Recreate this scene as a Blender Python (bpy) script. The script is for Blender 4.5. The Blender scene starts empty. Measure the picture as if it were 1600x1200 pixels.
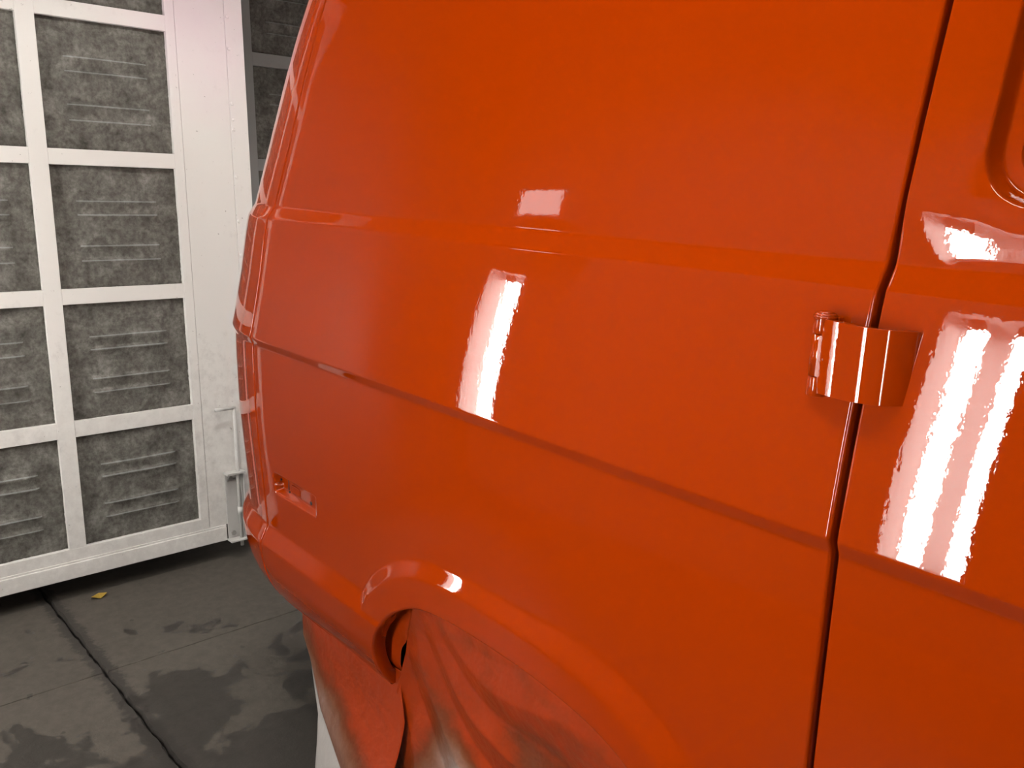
import bpy, bmesh, math, random
import numpy as np
from mathutils import Matrix, Vector

# ------------------------------------------------------------------ camera, world, lights, exposure
scn = bpy.context.scene
COL = scn.collection
H = 1.45                       # camera height
F = 1340.0                     # focal length in pixels of the 1600 x 1200 frame
TH = math.atan(258 / F); AZ = math.radians(41.4)
FW = np.array([-math.cos(AZ) * math.cos(TH), math.sin(AZ) * math.cos(TH), -math.sin(TH)])
RT = np.array([math.sin(AZ), math.cos(AZ), 0.0]); UP = np.cross(RT, FW)
cam_data = bpy.data.cameras.new('camera'); cam = bpy.data.objects.new('camera', cam_data)
COL.objects.link(cam); scn.camera = cam
cam_data.sensor_width = 36; cam_data.lens = F / 1600 * 36; cam_data.clip_start = 0.02
cam.matrix_world = Matrix(((RT[0], UP[0], -FW[0], 0), (RT[1], UP[1], -FW[1], 0), (RT[2], UP[2], -FW[2], H), (0, 0, 0, 1)))

w = bpy.data.worlds.new('world'); scn.world = w; w.use_nodes = True
w.node_tree.nodes['Background'].inputs[0].default_value = (0.5, 0.5, 0.5, 1)
w.node_tree.nodes['Background'].inputs[1].default_value = 0.05
scn.view_settings.view_transform = 'Standard'; scn.view_settings.look = 'None'
scn.view_settings.gamma = 1; scn.view_settings.use_curve_mapping = False
scn.view_settings.exposure = 0.50
TUBE_POWER = 36.0              # radiance of the fluorescent tubes
WALL_Y = -0.65                 # booth side wall behind the camera
FAR_Y = 4.45                   # opposite side wall
CEIL = 3.0
DOOR_X = -3.45; REAR_X = -4.2; FRONT_X = 5.0

rnd = random.Random(7)

# ------------------------------------------------------------------ helpers
def link(o, parent=None):
    COL.objects.link(o)
    if parent is not None: o.parent = parent
    return o

def tag(o, label=None, cat=None, group=None, kind=None):
    if label: o['label'] = label
    if cat: o['category'] = cat
    if group: o['group'] = group
    if kind: o['kind'] = kind
    return o

def mesh_obj(name, verts, faces, mat, parent=None, smooth=False, normals=None, uv=None):
    me = bpy.data.meshes.new(name)
    off = np.zeros(3)
    if parent is not None:
        m = parent
        while m is not None:
            off = off + np.array(m.location); m = m.parent
    v = np.asarray(verts, dtype=float) - off
    me.from_pydata(v.tolist(), [], faces)
    me.update()
    if mat: me.materials.append(mat)
    if smooth or normals is not None:
        me.polygons.foreach_set('use_smooth', [True] * len(me.polygons))
    if normals is not None:
        me.normals_split_custom_set_from_vertices(np.asarray(normals, dtype=float).tolist())
    return link(bpy.data.objects.new(name, me), parent)

def empty(name, loc):
    o = bpy.data.objects.new(name, None); o.location = loc; o.empty_display_size = .1
    return link(o)

BOXF = [(0, 2, 3, 1), (4, 5, 7, 6), (0, 1, 5, 4), (2, 6, 7, 3), (0, 4, 6, 2), (1, 3, 7, 5)]
class MB:
    """collects boxes, tubes and patches into one mesh"""
    def __init__(s): s.v = []; s.f = []
    def box(s, x0, x1, y0, y1, z0, z1):
        b = len(s.v)
        for k in range(8): s.v.append(((x0, x1)[k & 1], (y0, y1)[k >> 1 & 1], (z0, z1)[k >> 2 & 1]))
        s.f += [tuple(b + i for i in q) for q in BOXF]; return s
    def tube(s, p, q, r, n=12, r2=None):
        p = Vector(p); q = Vector(q); d = (q - p).normalized(); r2 = r if r2 is None else r2
        a = d.orthogonal().normalized(); c = d.cross(a); b = len(s.v)
        for (o, rr) in ((p, r), (q, r2)):
            for k in range(n):
                t = 2 * math.pi * k / n; s.v.append(tuple(o + (a * math.cos(t) + c * math.sin(t)) * rr))
        for k in range(n):
            s.f.append((b + k, b + (k + 1) % n, b + n + (k + 1) % n, b + n + k))
        s.f.append(tuple(b + k for k in reversed(range(n)))); s.f.append(tuple(b + n + k for k in range(n))); return s
    def build(s, name, mat, parent=None, bevel=0, smooth=False):
        o = mesh_obj(name, s.v, s.f, mat, parent, smooth)
        if bevel:
            m = o.modifiers.new('bevel', 'BEVEL'); m.width = bevel; m.segments = 2; m.limit_method = 'ANGLE'
        return o

def grid_faces(nu, nv):
    return [(i * nv + j, i * nv + j + 1, (i + 1) * nv + j + 1, (i + 1) * nv + j) for i in range(nu - 1) for j in range(nv - 1)]

# ------------------------------------------------------------------ materials
def nodes_of(m):
    m.use_nodes = True; nt = m.node_tree; return nt, nt.nodes, nt.links, nt.nodes['Principled BSDF']

def plain(name, col, rough=.5, metal=0, **kw):
    m = bpy.data.materials.new(name); nt, N, L, b = nodes_of(m)
    b.inputs['Base Color'].default_value = (*col, 1); b.inputs['Roughness'].default_value = rough
    b.inputs['Metallic'].default_value = metal
    for k, v in kw.items(): b.inputs[k].default_value = v
    return m

def noise(N, L, scale, detail=4, rough=.55, vec=None, dist=0.0):
    n = N.new('ShaderNodeTexNoise'); n.inputs['Scale'].default_value = scale
    n.inputs['Detail'].default_value = detail; n.inputs['Roughness'].default_value = rough
    n.inputs['Distortion'].default_value = dist
    if vec is not None: L.new(vec, n.inputs['Vector'])
    return n.outputs['Fac']

def ramp(N, L, fac, stops, interp='LINEAR'):
    r = N.new('ShaderNodeValToRGB'); r.color_ramp.interpolation = interp
    e = r.color_ramp.elements
    while len(e) < len(stops): e.new(.5)
    for k, (p, c) in enumerate(stops):
        e[k].position = p; e[k].color = (*c, 1) if len(c) == 3 else c
    L.new(fac, r.inputs['Fac']); return r.outputs['Color']

def mixc(N, L, fac, a, b, mode='MIX'):
    m = N.new('ShaderNodeMix'); m.data_type = 'RGBA'; m.blend_type = mode
    for sock, val in ((m.inputs['Factor'], fac), (m.inputs['A'] if False else m.inputs[6], a), (m.inputs[7], b)):
        if hasattr(val, 'is_linked') or isinstance(val, bpy.types.NodeSocket): L.new(val, sock)
        elif isinstance(val, (int, float)): sock.default_value = val
        else: sock.default_value = (*val, 1)
    return m.outputs[2]

def math_node(N, L, op, a, b=0.0):
    m = N.new('ShaderNodeMath'); m.operation = op
    for i, v in enumerate((a, b)):
        if isinstance(v, bpy.types.NodeSocket): L.new(v, m.inputs[i])
        else: m.inputs[i].default_value = v
    return m.outputs[0]

def bump(N, L, h, strength, distance, bsdf, sock='Normal'):
    b = N.new('ShaderNodeBump'); b.inputs['Strength'].default_value = strength; b.inputs['Distance'].default_value = distance
    L.new(h, b.inputs['Height']); L.new(b.outputs['Normal'], bsdf.inputs[sock])

def position(N):
    return N.new('ShaderNodeNewGeometry').outputs['Position']

PAINT_COL = (0.29, 0.0255, 0.0)
def make_paint():
    m = bpy.data.materials.new('orange_gloss_paint'); nt, N, L, b = nodes_of(m)
    b.inputs['Base Color'].default_value = (*PAINT_COL, 1)
    b.inputs['Roughness'].default_value = .45; b.inputs['Specular IOR Level'].default_value = 0.0
    b.inputs['Coat Weight'].default_value = 1.0; b.inputs['Coat Roughness'].default_value = .012
    b.inputs['Coat IOR'].default_value = 1.5
    h = noise(N, L, 110, 2, .5, position(N))
    bump(N, L, h, .06, .0006, b, 'Coat Normal')
    return m
M_PAINT = make_paint()

def make_white(name, base, stain_col, pink=False):
    m = bpy.data.materials.new(name); nt, N, L, b = nodes_of(m); pos = position(N)
    big = noise(N, L, 2.6, 6, .62, pos, .4); fine = noise(N, L, 24, 5, .7, pos)
    f = math_node(N, L, 'MULTIPLY', big, fine)
    fac = ramp(N, L, f, [(.30, (0, 0, 0)), (.47, (1, 1, 1))])
    c = mixc(N, L, math_node(N, L, 'MULTIPLY', fac, .40), base, stain_col)
    if pink:    # pinkish overspray drifted onto the upper part of the door
        sx = N.new('ShaderNodeSeparateXYZ'); L.new(pos, sx.inputs[0])
        vd = N.new('ShaderNodeVectorMath'); vd.operation = 'DISTANCE'; L.new(pos, vd.inputs[0]); vd.inputs[1].default_value = (-3.45, 1.42, 2.2)
        n2 = noise(N, L, 5, 4, .6, pos)
        d = math_node(N, L, 'ADD', vd.outputs['Value'], math_node(N, L, 'MULTIPLY', n2, .35))
        pk = ramp(N, L, d, [(.2, (1, 1, 1)), (.62, (0, 0, 0))])
        c = mixc(N, L, math_node(N, L, 'MULTIPLY', pk, .5), c, (.80, .56, .68))
        # scuffs and dirt of the lower door, patchy
        lo = ramp(N, L, math_node(N, L, 'MULTIPLY', math_node(N, L, 'SUBTRACT', 1.5, sx.outputs['Z']), fine), [(.28, (0, 0, 0)), (.75, (1, 1, 1))])
        c = mixc(N, L, math_node(N, L, 'MULTIPLY', lo, .35), c, (.36, .33, .31))
        sp = noise(N, L, 55, 3, .6, pos)
        spk = ramp(N, L, sp, [(.70, (0, 0, 0)), (.74, (1, 1, 1))])
        c = mixc(N, L, math_node(N, L, 'MULTIPLY', spk, .55), c, (.16, .13, .11))
    L.new(c, b.inputs['Base Color']); b.inputs['Roughness'].default_value = .5
    bump(N, L, fine, .15, .002, b)
    return m
M_DOOR = make_white('white_booth_enamel', (.80, .785, .75), (.55, .53, .50), True)
M_DOOR2 = make_white('shaded_booth_enamel', (.30, .30, .29), (.22, .22, .21))  # darker copy of the booth enamel, standing in for shade on the set-back leaf
M_WALL = make_white('wall_booth_enamel', (.20, .195, .185), (.14, .137, .13))
M_CEIL = plain('ceiling_panel_paint', (.14, .14, .135), .6)

def make_filter():
    m = bpy.data.materials.new('grey_filter_felt'); nt, N, L, b = nodes_of(m); pos = position(N)
    a = noise(N, L, 13, 8, .68, pos, .3); c2 = noise(N, L, 60, 4, .7, pos); f3 = noise(N, L, 420, 2, .7, pos)
    c = ramp(N, L, a, [(.28, (.078, .076, .069)), (.5, (.155, .150, .138)), (.72, (.26, .255, .24))])
    d = ramp(N, L, c2, [(.3, (.62, .60, .56)), (.7, (1.28, 1.28, 1.25))])
    c = mixc(N, L, 1.0, c, d, 'MULTIPLY')
    spk = ramp(N, L, c2, [(.74, (0, 0, 0)), (.80, (1, 1, 1))])
    c = mixc(N, L, math_node(N, L, 'MULTIPLY', spk, .5), c, (.4, .42, .40))
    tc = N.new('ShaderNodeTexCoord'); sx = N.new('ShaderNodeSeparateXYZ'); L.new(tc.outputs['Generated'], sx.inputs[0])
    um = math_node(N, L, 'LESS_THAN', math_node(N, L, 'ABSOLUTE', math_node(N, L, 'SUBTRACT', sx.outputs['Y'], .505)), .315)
    ln = None                       # ledge highlights painted as pale lines along the four slot edges
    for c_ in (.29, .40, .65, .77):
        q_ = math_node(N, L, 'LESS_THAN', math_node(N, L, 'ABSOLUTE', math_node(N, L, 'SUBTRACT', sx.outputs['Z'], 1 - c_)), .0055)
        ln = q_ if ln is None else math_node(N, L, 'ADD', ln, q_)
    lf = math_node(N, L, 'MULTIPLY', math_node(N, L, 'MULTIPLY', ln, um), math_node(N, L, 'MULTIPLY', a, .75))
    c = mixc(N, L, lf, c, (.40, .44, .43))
    L.new(c, b.inputs['Base Color']); b.inputs['Roughness'].default_value = .95; b.inputs['Specular IOR Level'].default_value = .1
    bump(N, L, math_node(N, L, 'ADD', c2, f3), .5, .004, b)
    return m
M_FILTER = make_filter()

def make_concrete():
    m = bpy.data.materials.new('stained_concrete'); nt, N, L, b = nodes_of(m); pos = position(N)
    a = noise(N, L, 1.9, 7, .58, pos, .1); f = noise(N, L, 26, 6, .7, pos); g = noise(N, L, 160, 3, .7, pos)
    base = ramp(N, L, a, [(.3, (.056, .047, .037)), (.7, (.077, .065, .052))])
    base = mixc(N, L, .55, base, ramp(N, L, f, [(.3, (.039, .033, .026)), (.7, (.090, .077, .062))]))
    # damp dark patches, mostly nearer the van
    sp0 = N.new('ShaderNodeSeparateXYZ'); L.new(pos, sp0.inputs[0])
    pt = noise(N, L, 4.2, 9, .62, pos, .15)
    s = math_node(N, L, 'ADD', math_node(N, L, 'MULTIPLY', pt, 1.7), math_node(N, L, 'MULTIPLY', math_node(N, L, 'ADD', sp0.outputs['X'], 3.65), .40))
    s = math_node(N, L, 'SUBTRACT', s, .84)
    patch = ramp(N, L, s, [(.480, (0, 0, 0)), (.494, (1, 1, 1))])
    dark = ramp(N, L, f, [(.3, (.021, .018, .015)), (.75, (.040, .035, .030))])
    c = mixc(N, L, math_node(N, L, 'MULTIPLY', patch, .88), base, dark)
    sp = ramp(N, L, noise(N, L, 13, 5, .5, pos), [(.69, (0, 0, 0)), (.71, (1, 1, 1))])
    c = mixc(N, L, math_node(N, L, 'MULTIPLY', sp, .7), c, (.024, .020, .017))
    sx = N.new('ShaderNodeSeparateXYZ'); L.new(pos, sx.inputs[0])      # dirt collected along the long joint
    dj = math_node(N, L, 'ADD', math_node(N, L, 'ABSOLUTE', math_node(N, L, 'SUBTRACT', sx.outputs['Y'], .705)), math_node(N, L, 'MULTIPLY', math_node(N, L, 'SUBTRACT', f, .5), .09))
    jd = ramp(N, L, dj, [(.024, (1, 1, 1)), (.040, (0, 0, 0))])
    c = mixc(N, L, math_node(N, L, 'MULTIPLY', jd, .8), c, (.022, .018, .015))
    L.new(c, b.inputs['Base Color'])
    L.new(ramp(N, L, patch, [(0, (.8, .8, .8)), (1, (.5, .5, .5))]), b.inputs['Roughness'])
    bump(N, L, math_node(N, L, 'ADD', f, math_node(N, L, 'MULTIPLY', g, .4)), .3, .004, b)
    return m
M_CONC = make_concrete()
M_JOINT = plain('joint_dirt', (.035, .03, .026), .95)
M_DARK = plain('underbody_black', (.012, .010, .009), .8)
M_RUBBER = plain('tyre_rubber', (.02, .02, .02), .75)
M_STEEL = plain('dull_steel', (.36, .35, .33), .5, .6)
M_STEELP = make_white('bolt_painted_steel', (.50, .49, .47), (.30, .29, .28))
M_GLASS = plain('dark_window_glass', (.016, .010, .005), .08)
M_LEAF = plain('yellow_paper_scrap', (.30, .19, .02), .7)
M_HOUSING = plain('fixture_grey_enamel', (.30, .29, .28), .5)
def emis(name, col, s):
    m = bpy.data.materials.new(name); nt, N, L, b = nodes_of(m)
    b.inputs['Base Color'].default_value = (.9, .9, .9, 1)
    b.inputs['Emission Color'].default_value = (*col, 1); b.inputs['Emission Strength'].default_value = s
    return m
M_TUBE = emis('lit_tube', (1.0, .97, .92), TUBE_POWER)
M_SIGN = emis('lit_panel', (1.0, .95, .9), 3.2)

# ------------------------------------------------------------------ booth shell
FLOOR_Z = 0.0
fl = MB().box(REAR_X - .3, FRONT_X, WALL_Y - .3, FAR_Y + .3, -.20, -.022).build('floor', M_JOINT); tag(fl, kind='structure', label='grey concrete booth floor with saw-cut joints')
jx = [REAR_X - .3, -2.80, -1.2, .4, 2.0, 3.6, FRONT_X]; jy = [WALL_Y - .3, .705, 2.1, 3.5, FAR_Y + .3]
def slab(x0, x1, y0, y1, wx0, wx1, wy0, wy1):
    """one concrete slab with slightly broken edges"""
    n = 60; rr = random.Random(hash((round(x0, 2), round(y0, 2))) & 0xffff)
    x0 += wx0; x1 -= wx1; y0 += wy0; y1 -= wy1
    ring = []
    def wob(k, amp, ph): return amp * (math.sin(k * .9 + ph) + .6 * math.sin(k * 2.3 + ph * 2) + .5 * rr.uniform(-1, 1))
    for k in range(n): ring.append((x0 + (x1 - x0) * k / n, y0 + wob(k, wy0 * .28, x0)))
    for k in range(n): ring.append((x1 - wob(k, wx1 * .28, y0), y0 + (y1 - y0) * k / n))
    for k in range(n): ring.append((x1 - (x1 - x0) * k / n, y1 - wob(k, wy1 * .28, x1)))
    for k in range(n): ring.append((x0 + wob(k, wx0 * .28, y1), y1 - (y1 - y0) * k / n))
    m = len(ring); v = [(a, b2, FLOOR_Z) for a, b2 in ring]
    cx, cy = (x0 + x1) / 2, (y0 + y1) / 2
    v += [(a + (.006 if a < cx else -.006) * -1, b2 + (.006 if b2 < cy else -.006) * -1, FLOOR_Z - .012) for a, b2 in ring]
    v += [(v[m + i][0], v[m + i][1], -.022) for i in range(m)]
    f = [tuple(range(m))]
    for i in range(m):
        j = (i + 1) % m
        f += [(i, m + i, m + j, j), (m + i, 2 * m + i, 2 * m + j, m + j)]
    return mesh_obj('slab', v, f, M_CONC, fl)
for i in range(len(jx) - 1):
    for j in range(len(jy) - 1):
        wj = .021 if True else .01
        slab(jx[i], jx[i + 1], jy[j], jy[j + 1], .0035, .0035, .009 if j else .0, .009 if j < len(jy) - 2 else 0)

tag(MB().box(REAR_X - .3, FRONT_X, WALL_Y - .3, FAR_Y + .3, CEIL + .24, CEIL + .34).build('ceiling', M_CEIL), kind='structure', label='painted sheet ceiling of the booth')
tag(MB().box(FRONT_X, FRONT_X + .1, WALL_Y - .3, FAR_Y + .3, 0, CEIL + .24).build('wall_front', M_WALL), kind='structure', label='grey booth wall beyond the front of the van')

tag(MB().box(REAR_X - .3, FRONT_X, WALL_Y - .30, WALL_Y - .24, 0, CEIL + .24).build('wall_right', M_WALL), kind='structure', label='grey booth side wall behind the viewer')
tag(MB().box(REAR_X - .3, FRONT_X, FAR_Y + .24, FAR_Y + .30, 0, CEIL + .24).build('wall_left', M_WALL), kind='structure', label='grey booth side wall on the far side of the van')

FIX_X = [-2.90, -.905, 1.09, 3.08]; FIX_W = .25; FIX_H = 1.13; FIX_ZC = 1.185; TILT = math.radians(4.6)
def fixture(loc, rot, label, length=FIX_H):
    """deep two-tube box light, built standing at the origin and opening towards +y"""
    root = empty('light_fixture', (0, 0, 0)); tag(root, label, 'light', 'two-tube lights of the booth')
    w2 = FIX_W / 2; h2 = length / 2; t = .006; D0 = -.235
    m = MB(); m.box(-w2, w2, D0, D0 + t, -h2, h2)
    m.box(-w2, -w2 + t, D0, 0, -h2, h2).box(w2 - t, w2, D0, 0, -h2, h2).box(-w2, w2, D0, 0, -h2, -h2 + t).box(-w2, w2, D0, 0, h2 - t, h2)
    m.build('housing', M_HOUSING, root)
    for k in (-1, 1):
        x = k * .068
        MB().tube((x, -.12, -h2 + .045), (x, -.12, h2 - .045), .034, 18).build('tube', M_TUBE, root, smooth=True)
        for za, zb_ in ((-h2 + t, -h2 + .045), (h2 - .045, h2 - t)):
            MB().box(x - .025, x + .025, D0 + t, -.09, za, zb_).build('lamp_holder', M_HOUSING, root)
    root.location = loc; root.rotation_euler = rot
for k, fx in enumerate(FIX_X):
    fixture((fx, WALL_Y, FIX_ZC), (0, TILT, 0), ['two-tube light mirrored in the quarter panel, nearest the filter door', 'two-tube light mirrored as twin strips in the cargo door', 'two-tube light on the near wall, third from the filter door', 'two-tube light on the near wall, farthest from the filter door'][k])
    fixture((fx, FAR_Y, FIX_ZC), (0, 0, math.pi), ['two-tube light on the far wall nearest the filter doors', 'two-tube light on the far wall, second from the filter doors', 'two-tube light on the far wall, third from the filter doors', 'two-tube light on the far wall, farthest from the filter doors'][k])
fixture((-2.25, .95, CEIL - .005 - .235 + .235), (-math.pi / 2, 0, 0), 'unseen ceiling light added to brighten the filter door', 1.7)  # added light out of view, lifts the filter door from above
fixture((-.55, .12, CEIL - .005), (-math.pi / 2, 0, math.pi / 2), 'unseen ceiling light added to brighten the van side and flare', 1.9)  # added light out of view, brightens upward-facing parts of the van side

# ------------------------------------------------------------------ filter doors
def make_filter_mesh(seed, wd, ht):
    """felt pad pressed over louvre slots: ragged outline, four ledges"""
    nu, nv = 57, 61; r = np.random.RandomState(seed)
    U, V = np.meshgrid(np.linspace(0, 1, nu), np.linspace(0, 1, nv), indexing='ij')
    g = np.zeros_like(U)
    for k in range(26):
        a, b2, ph = r.uniform(-22, 22), r.uniform(-22, 22), r.uniform(0, 6.28); g += np.sin(a * U + b2 * V + ph) * .0006
    d = g
    xm = np.clip((U - .17) / .05, 0, 1) * np.clip((.84 - U) / .05, 0, 1)
    for c in (.29, .40, .65, .77):
        t = (1 - V) - c                      # distance below the ledge line
        led = np.where(t < 0, np.exp(-(t / .008) ** 2), np.exp(-t / .045))
        d = d + .011 * led * xm
    edge = np.minimum(np.minimum(U, 1 - U) * wd, np.minimum(V, 1 - V) * ht)
    d = d - .006 * np.exp(-edge / .008)
    jag = lambda: np.convolve(r.uniform(-1, 1, 70), np.ones(2) / 2, 'same')
    Y = U * wd; Z = V * ht
    for j in range(nv):
        Y[0, j] += .0025 * r.uniform(-1, .6); Y[-1, j] -= .0025 * r.uniform(-1, .6)
    for i in range(nu):
        Z[i, 0] += .0025 * r.uniform(-1, .6); Z[i, -1] -= .0025 * r.uniform(-1, .6)
    me = bpy.data.meshes.new('filter_pad')
    me.from_pydata(np.stack([d, Y, Z], -1).reshape(-1, 3).tolist(), [], grid_faces(nu, nv)); me.update()
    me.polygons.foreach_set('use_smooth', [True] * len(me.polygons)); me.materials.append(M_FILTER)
    return me
FW_, FH_ = .452, .449
FMESH = [make_filter_mesh(s, FW_, FH_) for s in (1, 2, 3)]

ROWS = [(.205, .639), (.700, 1.139), (1.196, 1.642), (1.698, 2.148), (2.205, 2.655)]
def filter_door(name, X, cols, y_lo, y_hi, plain_from, mat, label, rows, z_top, z_bot=.088):
    root = empty(name, (X, (y_lo + y_hi) / 2, z_bot)); tag(root, label, kind='structure')
    T = .022
    # stiles (vertical bars) between the filter columns, rails between the rows
    edges = [y_lo] + [e for c in cols for e in c] + [plain_from]
    for k in range(0, len(edges), 2):
        MB().box(X - T, X, edges[k], edges[k + 1], rows[0][0], rows[-1][1]).build('stile', mat, root, .0012)
    zs = [rows[0][1]] + [z for r in rows[1:] for z in r]
    for k in range(len(rows) - 1):
        for c in cols:
            MB().box(X - T, X - .0008, c[0], c[1], rows[k][1], rows[k + 1][0]).build('rail', mat, root, .0012)
    MB().box(X - T, X, y_lo, plain_from, rows[-1][1], z_top).build('top_rail', mat, root, .0012)
    MB().box(X - .03, X - .05, y_lo, plain_from, z_bot, z_top).build('back_sheet', mat, root)
    q = 0
    for r in rows:
        for c in cols:
            o = bpy.data.objects.new('filter_pad', FMESH[q % 3]); q += 1
            o.location = (X - .016 - X, c[0] - .001 - (y_lo + y_hi) / 2, r[0] - .001 - z_bot)
            o.scale = (1, (c[1] - c[0] + .002) / FW_, (r[1] - r[0] + .002) / FH_)
            link(o, root)
    return root
door1 = filter_door('door_1', DOOR_X, [(.339, .7826), (.8435, 1.2925)], .262, 1.601, 1.328, M_DOOR,
                    'white booth door with a grid of grey felt filter pads', ROWS, 2.72)
T = .022
# lower rail of the door: upper flat, mid moulding and worn bottom sheet
MB().box(DOOR_X - T, DOOR_X, .262, 1.328, .158, .205).build('bottom_rail', M_DOOR, door1, .0015)
MB().box(DOOR_X - T, DOOR_X + .007, .262, 1.40, .088, .150).build('kick_sheet', M_DOOR, door1, .003)
MB().box(DOOR_X - T, DOOR_X + .0035, .262, 1.40, .150, .158).build('kick_moulding', M_DOOR, door1, .001)
# plain sheet at the hinge side with its riveted angle
MB().box(DOOR_X - T, DOOR_X - .0015, 1.3295, 1.527, .158, 2.72).build('plain_sheet', M_DOOR, door1, .001)
MB().box(DOOR_X - T, DOOR_X, 1.528, 1.601, .095, 2.72).build('edge_angle', M_DOOR, door1, .001)
MB().box(DOOR_X - .35, DOOR_X - T, 1.585, 1.601, .095, 2.72).build('edge_return', M_DOOR, door1, .001)
rm = MB().tube((0, 0, 0), (.005, 0, 0), .008, 10, .005)
rme = bpy.data.meshes.new('rivet'); rme.from_pydata(rm.v, [], rm.f); rme.materials.append(M_DOOR)
for z in (2.56, 2.40, 2.235, 2.115, 1.905, 1.845, 1.805, 1.617, 1.44, 1.30, 1.12, .95, .80):
    o = bpy.data.objects.new('rivet', rme); o.location = (0, 1.538 - door1.location.y, z - .088); link(o, door1)
MB().box(DOOR_X - .03, DOOR_X, .262, 1.601, 2.72, 2.80).build('header', M_DOOR, door1, .002)

tag(MB().box(DOOR_X - .10, DOOR_X - .01, WALL_Y - .24, .258, 0, CEIL + .24).build('wall_end', M_CEIL), kind='structure', label='plain grey booth panel beside the filter door')

# drop bolt at the foot of the door
db = empty('drop_bolt', (DOOR_X, 1.44, .09)); tag(db, 'painted steel drop bolt with bent rod at the foot of the filter door', 'door bolt')
m = MB(); m.box(DOOR_X + .0075, DOOR_X + .0125, 1.403, 1.475, .094, .385); m.build('back_plate', M_STEELP, db, .001)
m = MB(); m.box(DOOR_X + .0075, DOOR_X + .055, 1.398, 1.478, .385, .394); m.build('top_guide', M_STEELP, db, .001)
m = MB(); m.box(DOOR_X + .0075, DOOR_X + .055, 1.398, 1.478, .088, .096); m.build('bottom_guide', M_STEELP, db, .001)
m = MB(); m.box(DOOR_X + .0125, DOOR_X + .045, 1.470, 1.4755, .096, .385); m.build('side_flange', M_STEELP, db, .001)
MB().tube((DOOR_X + .033, 1.4525, .06), (DOOR_X + .033, 1.4525, .672), .0075, 12).build('rod', M_STEELP, db, smooth=True)
MB().tube((DOOR_X + .033, 1.457, .670), (DOOR_X + .040, 1.368, .672), .0075, 12).build('handle', M_STEELP, db, smooth=True)
for z in (.118, .362):
    MB().tube((DOOR_X + .012, 1.425, z), (DOOR_X + .021, 1.425, z), .011, 6).build('bolt_head', M_STEEL, db)
MB().box(DOOR_X + .012, DOOR_X + .02, 1.41, 1.448, .352, .360).build('catch', M_STEEL, db, .001)
MB().tube((DOOR_X + .033, 1.4525, .20), (DOOR_X + .033, 1.4525, .235), .0105, 12).build('collar', M_STEELP, db, smooth=True)

# second leaf, set further back, behind the van
d2cols = [(1.992, 2.452), (2.512, 2.972), (3.032, 3.492), (3.552, 4.012)]
ROWS2 = [(.215, .670), (.732, 1.187), (1.249, 1.690), (1.748, 2.197), (2.260, 2.70)]
door2 = filter_door('door_2', REAR_X, d2cols, 1.50, FAR_Y, 4.3, M_DOOR2, 'booth door in shade-darkened enamel with dark filter pads set back behind the van', ROWS2, 2.85)
MB().box(REAR_X - T, REAR_X, 1.5, FAR_Y, .03, .215).build('bottom_rail', M_DOOR2, door2, .0015)
MB().box(REAR_X - T, REAR_X, 4.3, FAR_Y, .03, 2.85).build('edge_stile', M_DOOR2, door2, .0015)
tag(MB().box(REAR_X - .16, REAR_X - .06, WALL_Y - .24, FAR_Y + .24, 0, CEIL + .24).build('wall_back', M_WALL), kind='structure', label='booth end wall behind the filter doors')

# wall lamp whose lit face shows as the faint rectangle in the upper quarter panel
wl = empty('wall_lamp', (-2.74, WALL_Y - .239, 2.0)); tag(wl, 'small rectangular lit panel high on the near side wall', 'lamp')
MB().box(-2.88, -2.60, WALL_Y - .239, WALL_Y + .05, 2.00, 2.16).build('case', M_HOUSING, wl, .004)
MB().box(-2.865, -2.615, WALL_Y + .05, WALL_Y + .054, 2.015, 2.145).build('lit_face', M_SIGN, wl)

# scrap on the floor
r_ = [(-3.425, .835), (-3.40, .830), (-3.392, .862), (-3.402, .888), (-3.428, .885), (-3.418, .862)]
sv = [(a, b2, .004 + .012 * (k % 2)) for k, (a, b2) in enumerate(r_)] + [(a, b2, .002 + .012 * (k % 2)) for k, (a, b2) in enumerate(r_)]
sf = [(0, 1, 2, 5), (5, 2, 3, 4), (11, 8, 7, 6), (10, 9, 8, 11)] + [(i, 6 + i, 6 + (i + 1) % 6, (i + 1) % 6) for i in range(6)]
tag(mesh_obj('paper_scrap', sv, sf, M_LEAF), 'small torn yellow scrap on the floor below the filter door', 'scrap')

# ------------------------------------------------------------------ van body surface
# Van frame: origin at the camera point, x forward along the van, z up square to it; the van stands tail-up by 3 degrees.
D = .90; PIT = math.radians(3.0); CP, SP = math.cos(PIT), math.sin(PIT)
def to_world(P):
    P = np.asarray(P, float); x, y, z = P[..., 0], P[..., 1], P[..., 2]
    return np.stack([x * CP + z * SP, y, H - x * SP + z * CP], -1)
def dir_world(P):
    P = np.asarray(P, float); x, y, z = P[..., 0], P[..., 1], P[..., 2]
    return np.stack([x * CP + z * SP, y, -x * SP + z * CP], -1)
def pix(u, v, y):
    """point of the van frame seen at pixel u,v on the plane at depth y of the thing it belongs to"""
    d = FW * F + RT * (u - 800) - UP * (v - 600)
    d = np.array([d[0] * CP - d[2] * SP, d[1], d[0] * SP + d[2] * CP]); return d * y / d[1]

ZT, ZB, ZC = -.073, -.101, -.391          # belt shelf upper and lower edge, lower crease
Z_BOT, Z_TOP = -1.107, .60
def sramp(t, k=.06):
    t = np.asarray(t, float)
    sp = lambda a: np.logaddexp(0, a / k) * k
    return sp(t) - sp(t - 1)
def sstep(a, b, t):
    t = np.clip((t - a) / (b - a), 0, 1); return t * t * (3 - 2 * t)

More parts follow.
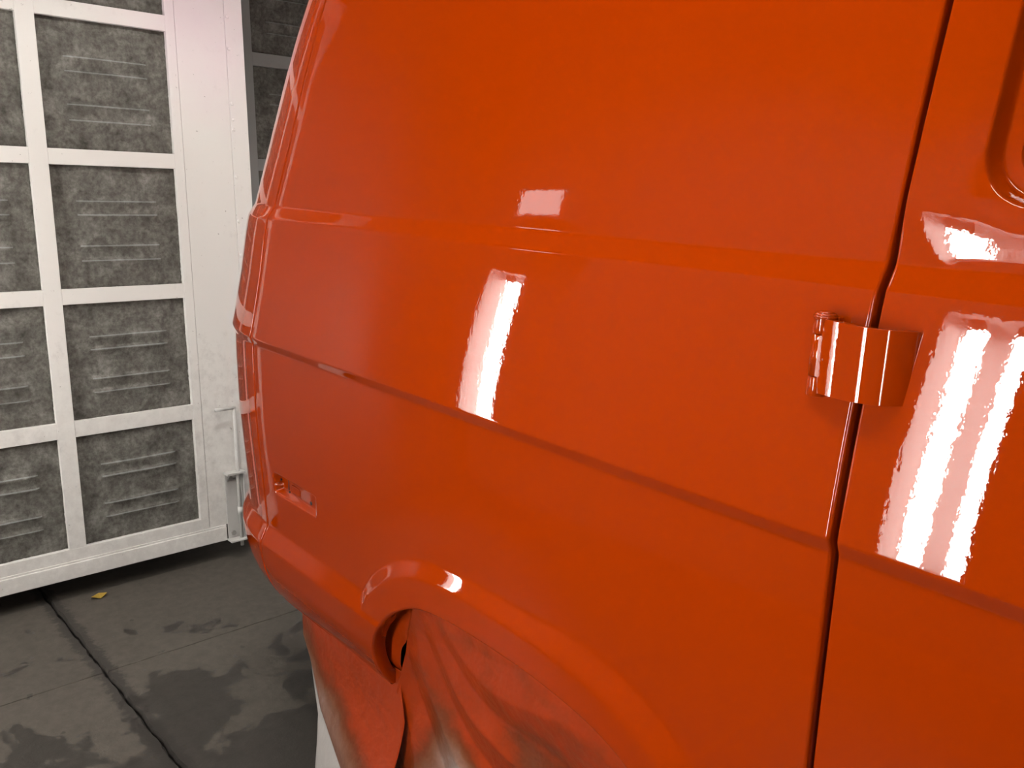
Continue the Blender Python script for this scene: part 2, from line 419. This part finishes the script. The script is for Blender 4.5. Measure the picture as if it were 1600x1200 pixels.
# body inset profile, tabulated finely and smoothed
_zt = np.arange(-1.35, 1.0, .001)
def _slope(z):
    zc = ZC
    s = np.where(z > ZT, .168 + .16 * (z - ZT), 0)
    s = np.where((z <= ZT) & (z > ZB), .60, s)
    t = (z - zc) / (ZB - zc)
    s = np.where((z <= ZB) & (z > zc), .085 + .095 * t, s)
    s = np.where((z <= zc) & (z > zc - .018), -.50, s)
    s = np.where((z <= zc - .018) & (z > -.93), -.012 - .03 * sstep(-.45, -.8, z), s)
    s = np.where(z <= -.93, -.10 - .9 * np.clip((-.95 - z) / .157, 0, 1.4) ** 2, s)
    return s
_sl = _slope(_zt)
_k = np.exp(-(np.arange(-14, 15) / 3.2) ** 2); _k /= _k.sum()
_sl = np.convolve(np.pad(_sl, 14, 'edge'), _k, 'valid')
_ins = np.concatenate([[0], np.cumsum((_sl[1:] + _sl[:-1]) / 2 * .001)])
_ins = _ins - np.interp(ZC, _zt, _ins)
def inset(z): return np.interp(z, _zt, _ins)

# start of the rear corner by height, read off the outline
_x0z = np.array([-1.3, -1.107, -1.05, -.95, -.88, -.75, -.6, -.456, -.406, -.348, -.244, -.12, -.065, -.028, .054, .151, .248, .343, .438, .7])
_x0v = np.array([-1.80, -1.885, -1.912, -1.925, -1.913, -1.925, -1.938, -1.939, -1.936, -1.918, -1.902, -1.902, -1.894, -1.885, -1.868, -1.853, -1.84, -1.824, -1.802, -1.74])
_zz = np.arange(-1.3, .7, .004); _xx = np.interp(_zz, _x0z, _x0v)
_k2 = np.exp(-(np.arange(-10, 11) / 5.) ** 2); _k2 /= _k2.sum(); _xx = np.convolve(np.pad(_xx, 10, 'edge'), _k2, 'valid')
def x0(z): return np.interp(z, _zz, _xx)
XS = -1.90
# plan curve of the rear corner
R1, PH1, R2 = .70, math.radians(48), .09
_s = np.arange(0, 1.9, .001)
_ph = np.where(_s < R1 * PH1, _s / R1, np.minimum(PH1 + (_s - R1 * PH1) / R2, math.pi / 2))
_phs = np.convolve(np.pad(_ph, 20, 'edge'), np.ones(41) / 41, 'valid'); _phs[0] = 0
_cx = np.concatenate([[0], np.cumsum(-np.cos(_phs[:-1]) * .001)]); _cy = np.concatenate([[0], np.cumsum(np.sin(_phs[:-1]) * .001)])

# wheel-arch opening
ARCH = np.array([(-1.458, -1.35), (-1.458, -1.02), (-1.436, -.951), (-1.382, -.882), (-1.290, -.824), (-1.2, -.807), (-1.108, -.802), (-.963, -.803), (-.866, -.812), (-.777, -.829), (-.70, -.865), (-.645, -.92), (-.615, -.99), (-.605, -1.05), (-.605, -1.35)])
def chaikin(p, n=3):
    for _ in range(n):
        q = np.empty((2 * (len(p) - 1), 2)); q[0::2] = .75 * p[:-1] + .25 * p[1:]; q[1::2] = .25 * p[:-1] + .75 * p[1:]
        p = np.vstack([p[:1], q, p[-1:]])
    return p
ARCHP = chaikin(ARCH, 3)
def arch_dist(x, z):
    """signed distance to the opening, positive outside"""
    x = np.asarray(x, float); z = np.asarray(z, float); sh = x.shape; q = np.stack([x.ravel(), z.ravel()], -1)
    out = np.full(len(q), 1.0); near = (q[:, 1] < -.55) & (q[:, 0] > -1.75) & (q[:, 0] < -.3); sel = np.nonzero(near)[0]; A = ARCHP[:-1]; B = ARCHP[1:]; E = B - A; L2 = (E ** 2).sum(1)
    for i in range(0, len(sel), 20000):
        s = q[sel[i:i + 20000]]; w_ = s[:, None, :] - A[None]
        t = np.clip((w_ * E[None]).sum(-1) / L2, 0, 1)
        dd = w_ - t[..., None] * E[None]; d2 = (dd ** 2).sum(-1); k = d2.argmin(1)
        dist = np.sqrt(d2[np.arange(len(s)), k])
        top = np.interp(s[:, 0], ARCHP[:, 0], ARCHP[:, 1], left=-9, right=-9)
        inside = (s[:, 0] > -1.458) & (s[:, 0] < -.605) & (s[:, 1] < top)
        out[sel[i:i + 20000]] = np.where(inside, -dist, dist)
    return out.reshape(sh)
def rrect(x, z, cx, cz, hx, hz, r):
    qx = np.abs(x - cx) - hx + r; qz = np.abs(z - cz) - hz + r
    return np.minimum(np.maximum(qx, qz), 0) + np.hypot(np.maximum(qx, 0), np.maximum(qz, 0)) - r
GAP = -.4403; GW = .0042; ER = .0045
WIN = (-.136, .245, .230, .250, .058)     # window recess: centre x, z, half sizes, corner radius
FLH = .016
def smax(a, b, k=.0009): return k * np.logaddexp(a / k, b / k) - k * math.log(2)

def surface(p, z, door=False):
    """point of the van's skin; p runs along the side and round the rear corner"""
    p = np.asarray(p, float); z = np.asarray(z, float)
    roll = np.zeros_like(p)
    if door:       # edge of the door turned in at the gap and at the front
        e = GAP + GW; t = np.maximum(e + ER - p, 0)
        ang = np.minimum(t / ER, math.pi / 2); x = np.where(t > 0, e + ER - ER * np.sin(ang), p)
        roll = ER * (1 - np.cos(ang)) + np.maximum(t - ER * math.pi / 2, 0)
    else:
        e = GAP - GW; t = np.maximum(p - (e - ER), 0)
        ang = np.minimum(t / ER, math.pi / 2); x = np.where(t > 0, e - ER + ER * np.sin(ang), p)
        roll = ER * (1 - np.cos(ang)) + np.maximum(t - ER * math.pi / 2, 0)
    xs = x0(z); wgt = sstep(-1.45, -1.9, p)
    xx = np.maximum(x, XS) + wgt * (xs - XS)          # straight part
    s = np.maximum(XS - x, 0)
    ph = np.interp(s, _s, _phs); cx = np.interp(s, _s, _cx); cy = np.interp(s, _s, _cy)
    ins = inset(z) + roll
    # flare over the wheel and the rear skirt
    d = arch_dist(np.where(s > 0, -3, xx), z)
    fa = FLH * (1 - sramp((d - .060) / (.034 + .018 * sstep(-1.0, -.8, xx)), .07)); fa = np.where(d < .02, FLH, fa)
    gz = (FLH + .005) * (1 - sramp((z + .930) / .050, .045)) * sstep(-1.15, -1.25, xx)
    ins = ins - smax(fa, gz)
    if door:
        dw = rrect(xx, z, *WIN)
        swell = np.where(z < ZT + .075, sramp((z - ZT) / .075, .1), 1 - sramp((z - ZT - .075) / .32, .1))
        ins = ins - .0092 * swell + (.0036 * sramp((.085 - dw) / .085, .06) + .003 * sramp((.020 - dw) / .020, .12)) * sstep(ZT - .004, ZT + .012, z) + .026 * sramp(-dw / .0065, .12)
    else:
        mk = rrect(xx, z, -1.797, -.747, .104, .027, .007)
        dep = .018 - .009 * sstep(-1.9, -1.70, xx)
        ins = ins + np.where(s > .2, 0, dep * sramp(-mk / np.where(z < -.752, .013, .004), .1))
        ins = ins + .0035 * np.exp(-((s - .047) / .0035) ** 2)      # seam of the corner panel
    return np.stack([xx + cx + np.sin(ph) * ins, D + cy + np.cos(ph) * ins, z], -1)

def normals(p, z, door, e=.0006):
    du = surface(p + e, z, door) - surface(p - e, z, door); dv = surface(p, z + e, door) - surface(p, z - e, door)
    n = np.cross(du, dv); n /= np.linalg.norm(n, axis=-1, keepdims=True) + 1e-12
    return n

def skin(name, ps, zs, field, door, parent, mat):
    """grid over (p, z), kept where field > 0, trimmed along field = 0"""
    ps = np.unique(np.round(ps, 5)); zs = np.unique(np.round(zs, 5)); nu, nv = len(ps), len(zs)
    P, Z = np.meshgrid(ps, zs, indexing='ij'); f = field(P, Z); f = np.where(np.abs(f) < 1e-5, 1e-5, f)
    pv = P.ravel().tolist(); zv = Z.ravel().tolist(); ff = f.ravel(); keep = ff > 0
    faces = []; cut = {}
    def cross_(a, b):
        k = (min(a, b), max(a, b))
        if k not in cut:
            t = ff[a] / (ff[a] - ff[b]); cut[k] = len(pv)
            pv.append(pv[a] + t * (pv[b] - pv[a])); zv.append(zv[a] + t * (zv[b] - zv[a]))
        return cut[k]
    kk = keep.reshape(nu, nv); cnt = kk[:-1, :-1].astype(int) + kk[1:, :-1] + kk[:-1, 1:] + kk[1:, 1:]
    for i, j in zip(*np.nonzero(cnt)):
        q = (i * nv + j, (i + 1) * nv + j, (i + 1) * nv + j + 1, i * nv + j + 1)
        if cnt[i, j] == 4: faces.append(q); continue
        poly = []
        for a, b in zip(q, q[1:] + q[:1]):
            if keep[a]: poly.append(a)
            if keep[a] != keep[b]: poly.append(cross_(a, b))
        if len(poly) > 2: faces.append(tuple(poly))
    used = sorted({i for q in faces for i in q}); mp = {o: n for n, o in enumerate(used)}
    pv = np.array(pv)[used]; zv = np.array(zv)[used]
    faces = [tuple(int(mp[i]) for i in q) for q in faces]
    return mesh_obj(name, to_world(surface(pv, zv, door)), faces, mat, parent, normals=dir_world(normals(pv, zv, door)))

VY = D + 1.0                                      # van centre line
VAN = empty('van', (-1.05, VY, 0))
tag(VAN, 'freshly painted glossy orange panel van seen at its rear quarter', 'van')

def zbot(p): return Z_BOT + .02 * sstep(-1.72, -1.9, p) + .05 * sstep(-1.88, -2.2, p)
e = GAP - GW
ps = np.concatenate([np.arange(-1.90 - .75, e - ER, .005), e - ER + np.arange(0, ER * 1.58, ER * 1.571 / 6), [e - ER + ER * 1.571 + .012, e - ER + ER * 1.571 + .03],
                     np.arange(-1.925, -1.90, .0015), np.arange(-1.912, -1.885, .0015), np.arange(-1.70, -1.685, .0015), np.arange(-1.96, -1.935, .001), np.arange(-1.90 - .75 - .95, -1.90 - .75, .05)])
zs = np.concatenate([np.arange(Z_BOT - .01, Z_TOP, .0045), [Z_TOP], np.arange(-.78, -.755, .0013), np.arange(-.726, -.715, .0013), np.arange(-.415, -.38, .002), np.arange(-.108, -.066, .002)])
def f_quarter(P, Z):
    a = np.where(P < -1.8, 1.0, arch_dist(np.maximum(P, -1.9), Z)); return np.minimum(a, Z - zbot(P))
QP = skin('quarter_panel', ps, zs, f_quarter, False, VAN, M_PAINT)

# cargo door
e2 = GAP + GW; DF = .16
ps = np.concatenate([[e2 + ER - ER * 1.571 - .03], e2 + ER - np.arange(0, ER * 1.58, ER * 1.571 / 6), np.arange(e2 + ER, DF, .005), [DF],
                     np.arange(-.372, -.335, .0016), np.arange(.06, .097, .004)])
zs = np.concatenate([np.arange(Z_BOT, Z_TOP, .0045), np.arange(-.008, .03, .0016), np.arange(.46, .5, .004), np.arange(-.415, -.38, .002), np.arange(-.108, -.066, .002)])
def f_door(P, Z): return np.minimum(rrect(P, Z, *WIN) + .024, Z - Z_BOT)
CDOOR = skin('cargo_door', ps, zs, f_door, True, VAN, M_PAINT)

def ribbon(name, pts, prof, mat, parent):
    """pts: Nx3 path (van frame), prof(i) -> list of offset vectors"""
    K = len(prof(0)); v = []
    for i, q in enumerate(pts): v += [tuple(np.array(q) + np.array(o)) for o in prof(i)]
    return mesh_obj(name, to_world(np.array(v)), grid_faces(len(pts), K), mat, parent, smooth=True)

# turned-in lip of the wheel arch
ap = ARCHP[(ARCHP[:, 1] > Z_BOT - .001)]
ap = np.vstack([[(-1.458, Z_BOT)], ap, [(-.605, Z_BOT)]])
seg = np.r_[0, np.cumsum(np.hypot(*np.diff(ap, axis=0).T))]; tt = np.linspace(0, seg[-1], 160)
ap = np.stack([np.interp(tt, seg, ap[:, 0]), np.interp(tt, seg, ap[:, 1])], -1)
tn = np.gradient(ap, axis=0); tn /= np.linalg.norm(tn, axis=1, keepdims=True); inw = np.stack([tn[:, 1], -tn[:, 0]], -1)
ap3 = surface(ap[:, 0], ap[:, 1] + 0)
def lip_prof(i):
    r = .006; n = inw[i]; out = []
    for a in np.linspace(0, math.pi / 2, 6): out.append((n[0] * r * math.sin(a), r * (1 - math.cos(a)), n[1] * r * math.sin(a)))
    out.append((n[0] * r, .034, n[1] * r)); out.append((n[0] * (r - .012), .036, n[1] * (r - .012)))
    return out
ribbon('arch_lip', ap3, lip_prof, M_PAINT, VAN)
# turned-under hem of the rear skirt
hp = np.linspace(-1.458, -2.42, 120); hz = np.maximum(zbot(hp), Z_BOT); h3 = surface(hp, hz); hn = normals(hp, hz, False)
def hem_prof(i):
    n = hn[i]; o = np.array([n[0], n[1], 0]); o /= np.linalg.norm(o); r = .006; out = []
    for a in np.linspace(0, math.pi / 2, 5): out.append(tuple(-o * r * (1 - math.cos(a)) + np.array([0, 0, -r * math.sin(a)])))
    out.append(tuple(-o * .045 + np.array([0, 0, -.006]))); return out
ribbon('skirt_hem', h3, hem_prof, M_PAINT, VAN)
# hem forward of the arch
hp2 = np.linspace(-.605, e - ER, 20); h32 = surface(hp2, np.full_like(hp2, Z_BOT)); hn2 = normals(hp2, np.full_like(hp2, Z_BOT), False)
hn_save = hn; hn = hn2; ribbon('sill_hem', h32, hem_prof, M_PAINT, VAN); hn = hn_save

def vbox(m, x0_, x1_, y0_, y1_, z0_, z1_):
    b = len(m.v)
    for k in range(8): m.v.append(tuple(to_world(((x0_, x1_)[k & 1], (y0_, y1_)[k >> 1 & 1], (z0_, z1_)[k >> 2 & 1]))))
    m.f += [tuple(b + i for i in q) for q in BOXF]; return m
# dark jamb behind the gap, inner tub and floor pan
vbox(MB(), GAP - .03, GAP + .03, D + .036 + .0, D + .045, Z_BOT + .03, -.42).build('door_jamb', M_DARK, VAN)
jm = []; zz = np.linspace(Z_BOT + .02, Z_TOP, 60)
jv = []; 
for z_ in zz:
    y_ = D + float(inset(z_)) + .032
    for dx in (-.035, .035): jv.append((GAP + dx, y_, z_))
mesh_obj('jamb_seal', to_world(np.array(jv)), [(2 * i, 2 * i + 1, 2 * i + 3, 2 * i + 2) for i in range(59)], M_DARK, VAN)
vbox(MB(), -1.95, 2.6, D + .16, 2 * VY - D - .16, -1.02, -.96).build('floor_pan', M_DARK, VAN)
vbox(vbox(vbox(MB(), -1.62, -1.60, D + .10, D + .33, -1.36, -.70), -1.60, -.56, D + .30, D + .33, -1.36, -.70), -1.50, -.56, D + .05, D + .33, -.72, -.70).build('wheel_tub', M_DARK, VAN)

# roof, other side and front of the body (beyond the frame)
rp = np.concatenate([np.linspace(2.5, -1.9, 40), np.linspace(-1.93, -3.55, 90)])
def ring_at(z, extra):
    q = surface(np.minimum(rp, GAP - .02), np.full_like(rp, z)); q[:, 0] = np.where(rp > GAP - .02, rp, q[:, 0])
    n = np.stack([np.sin(np.interp(np.maximum(XS - rp, 0), _s, _phs)), np.cos(np.interp(np.maximum(XS - rp, 0), _s, _phs))], -1)
    q[:, 0] += n[:, 0] * extra; q[:, 1] += n[:, 1] * extra; return q
rv = []; lev = [(0, 0), (.012, .035), (.035, .065), (.08, .095), (.14, .115), (.25, .13), (.5, .145)]
for ex, dz in lev:
    q = ring_at(Z_TOP, ex); q[:, 2] = Z_TOP + dz; q[:, 1] = np.minimum(q[:, 1], VY); rv.append(q)
cq = rv[-1].copy(); cq[:, 1] = VY; cq[:, 2] = Z_TOP + .155; rv.append(cq)
rf = mesh_obj('roof', to_world(np.vstack(rv)), grid_faces(len(rv), len(rp)), M_PAINT, VAN, smooth=True)
# mirrored far side: one shell of the same section
zs_f = np.concatenate([np.linspace(Z_BOT + .02, Z_TOP, 50)]); sh = []
for z_ in zs_f:
    q = ring_at(z_, 0); q[:, 1] = np.minimum(q[:, 1], VY); q[:, 1] = 2 * VY - q[:, 1]; sh.append(q)
for ex, dz in lev[1:]:
    q = ring_at(Z_TOP, ex); q[:, 2] = Z_TOP + dz; q[:, 1] = 2 * VY - np.minimum(q[:, 1], VY); sh.append(q)
cq = sh[-1].copy(); cq[:, 1] = VY; cq[:, 2] = Z_TOP + .155; sh.append(cq)
mesh_obj('far_side', to_world(np.vstack(sh)), grid_faces(len(sh), len(rp)), M_PAINT, VAN, smooth=True)
# front leaf of the cargo doors and the cab side
zf = np.linspace(Z_BOT + .01, Z_TOP, 120)
def side_strip(name, xa, xb):
    q = []
    for xk in np.linspace(xa, xb, 12):
        for z_ in zf: q.append((xk, D + float(inset(z_)), z_))
    return mesh_obj(name, to_world(np.array(q)), grid_faces(12, len(zf)), M_PAINT, VAN, smooth=True)
side_strip('front_cargo_door', DF + .008, .76); side_strip('cab_side', .768, 2.5)
vbox(MB(), 2.45, 2.5, D + .02, 2 * VY - D - .02, Z_BOT, .2).build('nose', M_PAINT, VAN, .01)

# window glass behind the recess and its inner flange
gl = []
for xk in np.linspace(-.36, .085, 8):
    for z_ in np.linspace(0, .49, 12): gl.append((xk, D + float(inset(z_)) + .040, z_))
mesh_obj('window_glass', to_world(np.array(gl)), grid_faces(8, 12), M_GLASS, CDOOR)
th = np.linspace(0, 2 * math.pi, 121)
def rr_path(cx, cz, hx, hz, r, n=14):
    out = []
    for (sx, sz, a0) in ((1, 1, 0), (-1, 1, 90), (-1, -1, 180), (1, -1, 270)):
        for k in range(n):
            a = math.radians(a0 + 90 * k / (n - 1)); out.append((cx + sx * (hx - r) + r * math.cos(a), cz + sz * (hz - r) + r * math.sin(a)))
    return out + out[:1]
wp = rr_path(WIN[0], WIN[1], WIN[2] - .024, WIN[3] - .024, WIN[4] - .024)
w3 = surface(np.array([a for a, b2 in wp]), np.array([b2 for a, b2 in wp]), True)
ribbon('window_flange', w3, lambda i: [(0, 0, 0), ((WIN[0] - w3[i][0]) * .008, .003, (WIN[1] - w3[i][2]) * .008), ((WIN[0] - w3[i][0]) * .012, .022, (WIN[1] - w3[i][2]) * .012)], M_PAINT, CDOOR)

# marker-lamp recess: fastener holes and slot
def small_hole(x, z, r, name='fastener_hole'):
    q = surface(np.array([x]), np.array([z]))[0]; q2 = q + np.array([0, -.0012, 0])
    return MB().tube(tuple(to_world(q2)), tuple(to_world(q + np.array([0, .004, 0]))), r, 12).build(name, M_DARK, QP)
small_hole(-1.872, -.742, .0035); small_hole(-1.715, -.752, .0045); small_hole(-1.828, -.762, .003)
q = surface(np.array([-1.832]), np.array([-.745]))[0]
vbox(MB(), q[0] - .0012, q[0] + .0012, q[1] - .0012, q[1] + .003, -.757, -.733).build('slot', M_DARK, QP)
q = surface(np.array([-1.79]), np.array([-.747]))[0]
vbox(MB(), q[0] - .022, q[0] + .022, q[1] - .003, q[1] + .004, -.757, -.737).build('lamp_pad', M_PAINT, QP, .002)

# wheels
def wheel(x, y, name):
    prof = [(.10, -.09), (.20, -.10), (.215, -.105), (.27, -.115), (.325, -.105), (.342, -.085), (.345, 0), (.342, .085), (.325, .105), (.27, .115), (.215, .105), (.20, .10), (.10, .09)]
    n = 40; v = []; 
    for k in range(n):
        a = 2 * math.pi * k / n
        for r, o in prof: v.append((x + r * math.cos(a), y + o, .346 + r * math.sin(a)))
    K = len(prof); f = [(k * K + j, k * K + j + 1, ((k + 1) % n) * K + j + 1, ((k + 1) % n) * K + j) for k in range(n) for j in range(K - 1)]
    wo = mesh_obj('wheel', v, f, M_RUBBER, VAN, smooth=True)
    MB().tube((x, y - .07, .346), (x, y + .07, .346), .2, 32).build('rim', M_STEEL, wo)
for (x, y) in ((-1.08, D + .27), (-1.08, 2 * VY - D - .20), (1.75, D + .20), (1.75, 2 * VY - D - .20)): wheel(x, y, 'wheel')

# ------------------------------------------------------------------ door hinge
hg = bpy.data.objects.new('door_hinge', None); link(hg, VAN)
HZ0, HZ1 = -.225, -.136
def solid_strip(name, path, th_, z0, z1, mat, parent, nz=2, bev=.0015):
    """plate bent along path (x, y), thickness th_ to the inside, from z0 to z1 (callables of t)"""
    p = np.array(path); t = np.gradient(p, axis=0); t /= np.linalg.norm(t, axis=1, keepdims=True)
    n = np.stack([t[:, 1], -t[:, 0]], -1); n = np.where(n[:, 1:2] > 0, -n, n)
    v = []; K = len(p)
    for i in range(K):
        for (o, z_) in ((0, z0(i / (K - 1))), (0, z1(i / (K - 1))), (-th_, z1(i / (K - 1))), (-th_, z0(i / (K - 1)))):
            a = p[i] + n[i] * o; v.append((a[0], a[1], z_))
    f = []
    for i in range(K - 1):
        for k in range(4): f.append((i * 4 + k, i * 4 + (k + 1) % 4, i * 4 + 4 + (k + 1) % 4, i * 4 + 4 + k))
    f += [(3, 2, 1, 0), tuple(K * 4 - 4 + k for k in range(4))]
    o = mesh_obj(name, to_world(np.array(v)), f, mat, parent)
    bm = bmesh.new(); bm.from_mesh(o.data); bmesh.ops.recalc_face_normals(bm, faces=bm.faces); bm.to_mesh(o.data); bm.free()
    if bev:
        m = o.modifiers.new('bevel', 'BEVEL'); m.width = bev; m.segments = 3; m.limit_method = 'ANGLE'; m.angle_limit = math.radians(50)
    o.data.polygons.foreach_set('use_smooth', [True] * len(o.data.polygons))
    m = o.modifiers.new('wn', 'WEIGHTED_NORMAL'); m.keep_sharp = True
    return o
yb = D + float(inset(-.18))                                      # local skin depth at hinge height
BX, BYc, BR = -.486, yb - .010, .0088              # hinge pin axis
path = [(BX - .004, BYc - BR - .001)]
ctrl = np.array([(-.4935, yb - .0200), (-.480, yb - .0235), (-.468, yb - .0270), (-.452, yb - .031), (-.430, yb - .033), (-.412, yb - .028), (-.398, yb - .017), (-.389, yb - .004), (-.386, yb + .004)])
def bez(c, n=40):
    for _ in range(4):
        q = np.empty((2 * (len(c) - 1), 2)); q[0::2] = .75 * c[:-1] + .25 * c[1:]; q[1::2] = .25 * c[:-1] + .75 * c[1:]
        c = np.vstack([c[:1], q, c[-1:]])
    return c[::3]
solid_strip('hinge_cover', bez(ctrl), .010, lambda t: HZ0 + .002 + .003 * t + (.019 if t < .13 else 0), lambda t: HZ1 - .003 * t - (.020 if t < .13 else 0), M_PAINT, hg)
def vtube(m, x, y, z0_, z1_, r, n=20, r2=None): return m.tube(tuple(to_world((x, y, z0_))), tuple(to_world((x, y, z1_))), r, n, r2)
vtube(MB(), BX - .004, BYc, HZ1 - .019, HZ1 - .000, .0112).build('knuckle', M_PAINT, hg, .001, True)
cap = MB()
for a, b2 in (((0, .0135), (.003, .0135)), ((.003, .0135), (.006, .011)), ((.006, .011), (.008, .005))):
    vtube(cap, BX - .003, BYc, HZ1 - .001 + a[0], HZ1 - .001 + b2[0], a[1], 20, b2[1])
cap.build('pin_cap', M_PAINT, hg, 0, True)
vtube(MB(), BX - .004, BYc, HZ0 - .003, HZ0 + .020, .0112).build('knuckle', M_PAINT, hg, .001, True)
vtube(MB(), BX - .004, BYc, HZ0 + .021, HZ1 - .020, .0115).build('barrel', M_PAINT, hg, 0, True)
vbox(MB(), BX - .014, BX + .012, yb - .006, yb + .006, HZ0 - .002, HZ1 + .001).build('hinge_plate', M_PAINT, hg, .002)

# ------------------------------------------------------------------ masking paper
def make_paper():
    m = bpy.data.materials.new('oversprayed_masking_paper'); nt, N, L, b = nodes_of(m)
    at = N.new('ShaderNodeAttribute'); at.attribute_name = 'overspray'
    pos = position(N); n1 = noise(N, L, 9, 5, .6, pos)
    f = math_node(N, L, 'ADD', at.outputs['Fac'], math_node(N, L, 'MULTIPLY', math_node(N, L, 'SUBTRACT', n1, .5), .8))
    c = ramp(N, L, f, [(.08, (.42, .39, .37)), (.28, (.25, .135, .10)), (.52, (.17, .055, .022)), (.66, (.16, .026, .004)), (.9, (.33, .03, .0))])
    L.new(c, b.inputs['Base Color']); b.inputs['Roughness'].default_value = .38
    b.inputs['Coat Weight'].default_value = .35; b.inputs['Coat Roughness'].default_value = .12
    n2 = noise(N, L, 16, 3, .5, pos, .2); bump(N, L, n2, .35, .02, b)
    return m
M_PAPER = make_paper()
def sheet(name, P, over, mat, label, cat, group):
    nu, nv = P.shape[:2]
    o = mesh_obj(name, to_world(P).reshape(-1, 3), grid_faces(nu, nv), mat, None, smooth=True)
    a = o.data.attributes.new('overspray', 'FLOAT', 'POINT'); a.data.foreach_set('value', over.ravel().astype(np.float32))
    m = o.modifiers.new('solid', 'SOLIDIFY'); m.thickness = .0006
    return tag(o, label, cat, group)
def folds(x, z, seed, n=9, amp=.006):
    r = np.random.RandomState(seed); g = np.zeros_like(x)
    for k in range(n):
        a = r.uniform(0, math.pi); fr = r.uniform(6, 22); t = (x * math.cos(a) + z * math.sin(a)) * fr + r.uniform(0, 6)
        g += amp * (1 - np.abs(((t / math.pi) % 2) - 1) * 2) * r.uniform(.3, 1)
    return g
GRP = 'masking paper round the rear wheel'
floor_z = lambda x: (-(H) + x * SP) / CP + .004
def crumple(x, z, seed, n=26, amp=.004):
    """sharp paper creases: sum of folded planes in random directions"""
    r = np.random.RandomState(seed); g = np.zeros_like(x)
    for k in range(n):
        a = r.uniform(0, math.pi); fr = r.uniform(5, 26); t = (x * math.cos(a) + z * math.sin(a)) * fr + .35 * np.sin(x * r.uniform(3, 9) + z * r.uniform(3, 9)) + r.uniform(0, 6)
        g += amp * np.abs(((t / math.pi) % 2) - 1) * r.uniform(.2, 1) * 6 / fr
    return g - g.mean()
SL = np.array([pix(u, v, D + .05) for u, v in ((645, 955), (628, 985), (616, 1035), (611, 1080), (618, 1135), (612, 1200))])
def slit(z): return np.interp(-z, -SL[:, 2], SL[:, 0])
# sheet over the wheel
nu, nv = 170, 150
T_, V_ = np.meshgrid(np.linspace(0, 1, nu), np.linspace(0, 1, nv), indexing='ij')
Za = -.84 + (-1.50 + .84) * V_
sl_ = slit(Za) * (1 + .046 * sstep(.10, .55, V_)) - .002
XX = sl_ + (-.585 - sl_) * T_
top = np.interp(XX, ap[:, 0], ap[:, 1]) + .030
ZZ = top + (floor_z(XX) - top) * V_
ang_ = np.arctan2(XX + 1.36, -(ZZ + .80)); rad = np.hypot(XX + 1.36, ZZ + .80)
fan = .016 * (np.abs(((ang_ * 4.2 + .8 * np.sin(rad * 9)) % 2) - 1) - .5) * sstep(.03, .35, rad)
YY = D + .050 + .040 * sstep(.05, .5, V_) + crumple(XX, ZZ, 4, 34, .0068) * sstep(.03, .2, V_) + fan * sstep(.05, .2, V_) * (1 - .5 * sstep(.8, 1, V_))
YY = np.maximum(YY, D + .040)
bare = sstep(.30, .62, rad + .10 * np.sin(ang_ * 7)) * sstep(.0, .5, 1.25 - ang_)
ov = .90 - .80 * bare + .22 * np.sin(ang_ * 6 + 5 * rad) * bare
sheet('masking_paper', np.stack([XX, YY, ZZ], -1), ov, M_PAPER, 'crumpled masking paper over the wheel, orange overspray fading to white', 'masking paper', GRP)
# sheet tucked behind the rear lip of the arch
nu, nv = 60, 130
T_, V_ = np.meshgrid(np.linspace(0, 1, nu), np.linspace(0, 1, nv), indexing='ij')
Za = -.84 + (-1.50 + .84) * V_
open_ = .011 * np.exp(-((Za + .98) / .055) ** 2) + .006 * np.exp(-((Za + 1.13) / .03) ** 2)
XR = slit(Za) + .004 - open_ * 2.3 + .002 * np.sin(V_ * 60)
XX = -1.57 + (XR + 1.57) * T_
top = np.interp(np.clip(XX, -1.452, 0), ap[:, 0], ap[:, 1]) + .03; top = np.where(XX < -1.39, np.maximum(top, -.88), top)
ZZ = top + (floor_z(XX) - top) * V_
YY = D + .056 + crumple(XX, ZZ, 11, 24, .0045) + .018 * T_ + .045 * sstep(-1.04, -1.13, ZZ)
YY = np.maximum(YY, D + .046)
ov = np.full_like(XX, .95) - .35 * sstep(.6, 1, V_)
sheet('masking_paper', np.stack([XX, YY, ZZ], -1), ov, M_PAPER, 'narrow orange masking sheet tucked behind the rear lip of the wheel arch', 'masking paper', GRP)
# sheets hanging under the skirt behind the wheel
def hanging(y0_, left, xr, over_fn, label, seed, ybulge):
    nu, nv = 70, 80
    T_, V_ = np.meshgrid(np.linspace(0, 1, nu), np.linspace(0, 1, nv), indexing='ij')
    zt = -1.07; Za = zt + (-1.50 - zt) * V_
    XL = np.interp(-Za, -left[:, 2], left[:, 0]) * (1 - .055 * sstep(.25, 1, V_) / y0_); XX = XL + (xr(Za) - XL) * T_
    ZZ = zt + (floor_z(XX) - zt) * V_
    YY = y0_ + crumple(XX, ZZ, seed, 14, .003) - ybulge * np.sin(T_ * math.pi) - .055 * sstep(.25, 1, V_)
    return sheet('masking_paper', np.stack([XX, YY, ZZ], -1), over_fn(T_, V_), M_PAPER, label, 'masking paper', GRP)
ya = D + .080; yc = D + .098
hanging(ya, np.array([pix(u, v, ya) for u, v in ((474, 985), (485, 1020), (500, 1080), (530, 1150), (552, 1200), (590, 1300))]), lambda z: slit(z) - .006,
        lambda T, V: 1.12 - .78 * sstep(.30, 1.0, V * .8 + (1 - T) * .6 - .05), 'orange flap of masking paper hanging under the skirt behind the wheel', 21, .012)
hanging(yc, np.array([pix(u, v, yc) for u, v in ((478, 985), (486, 1020), (496, 1080), (491, 1140), (486, 1200), (482, 1260))]), lambda z: -1.47 + 0 * z,
        lambda T, V: .40 - .45 * sstep(0.05, .35, V), 'whitish masking paper hanging behind the orange flap under the skirt', 22, .01)
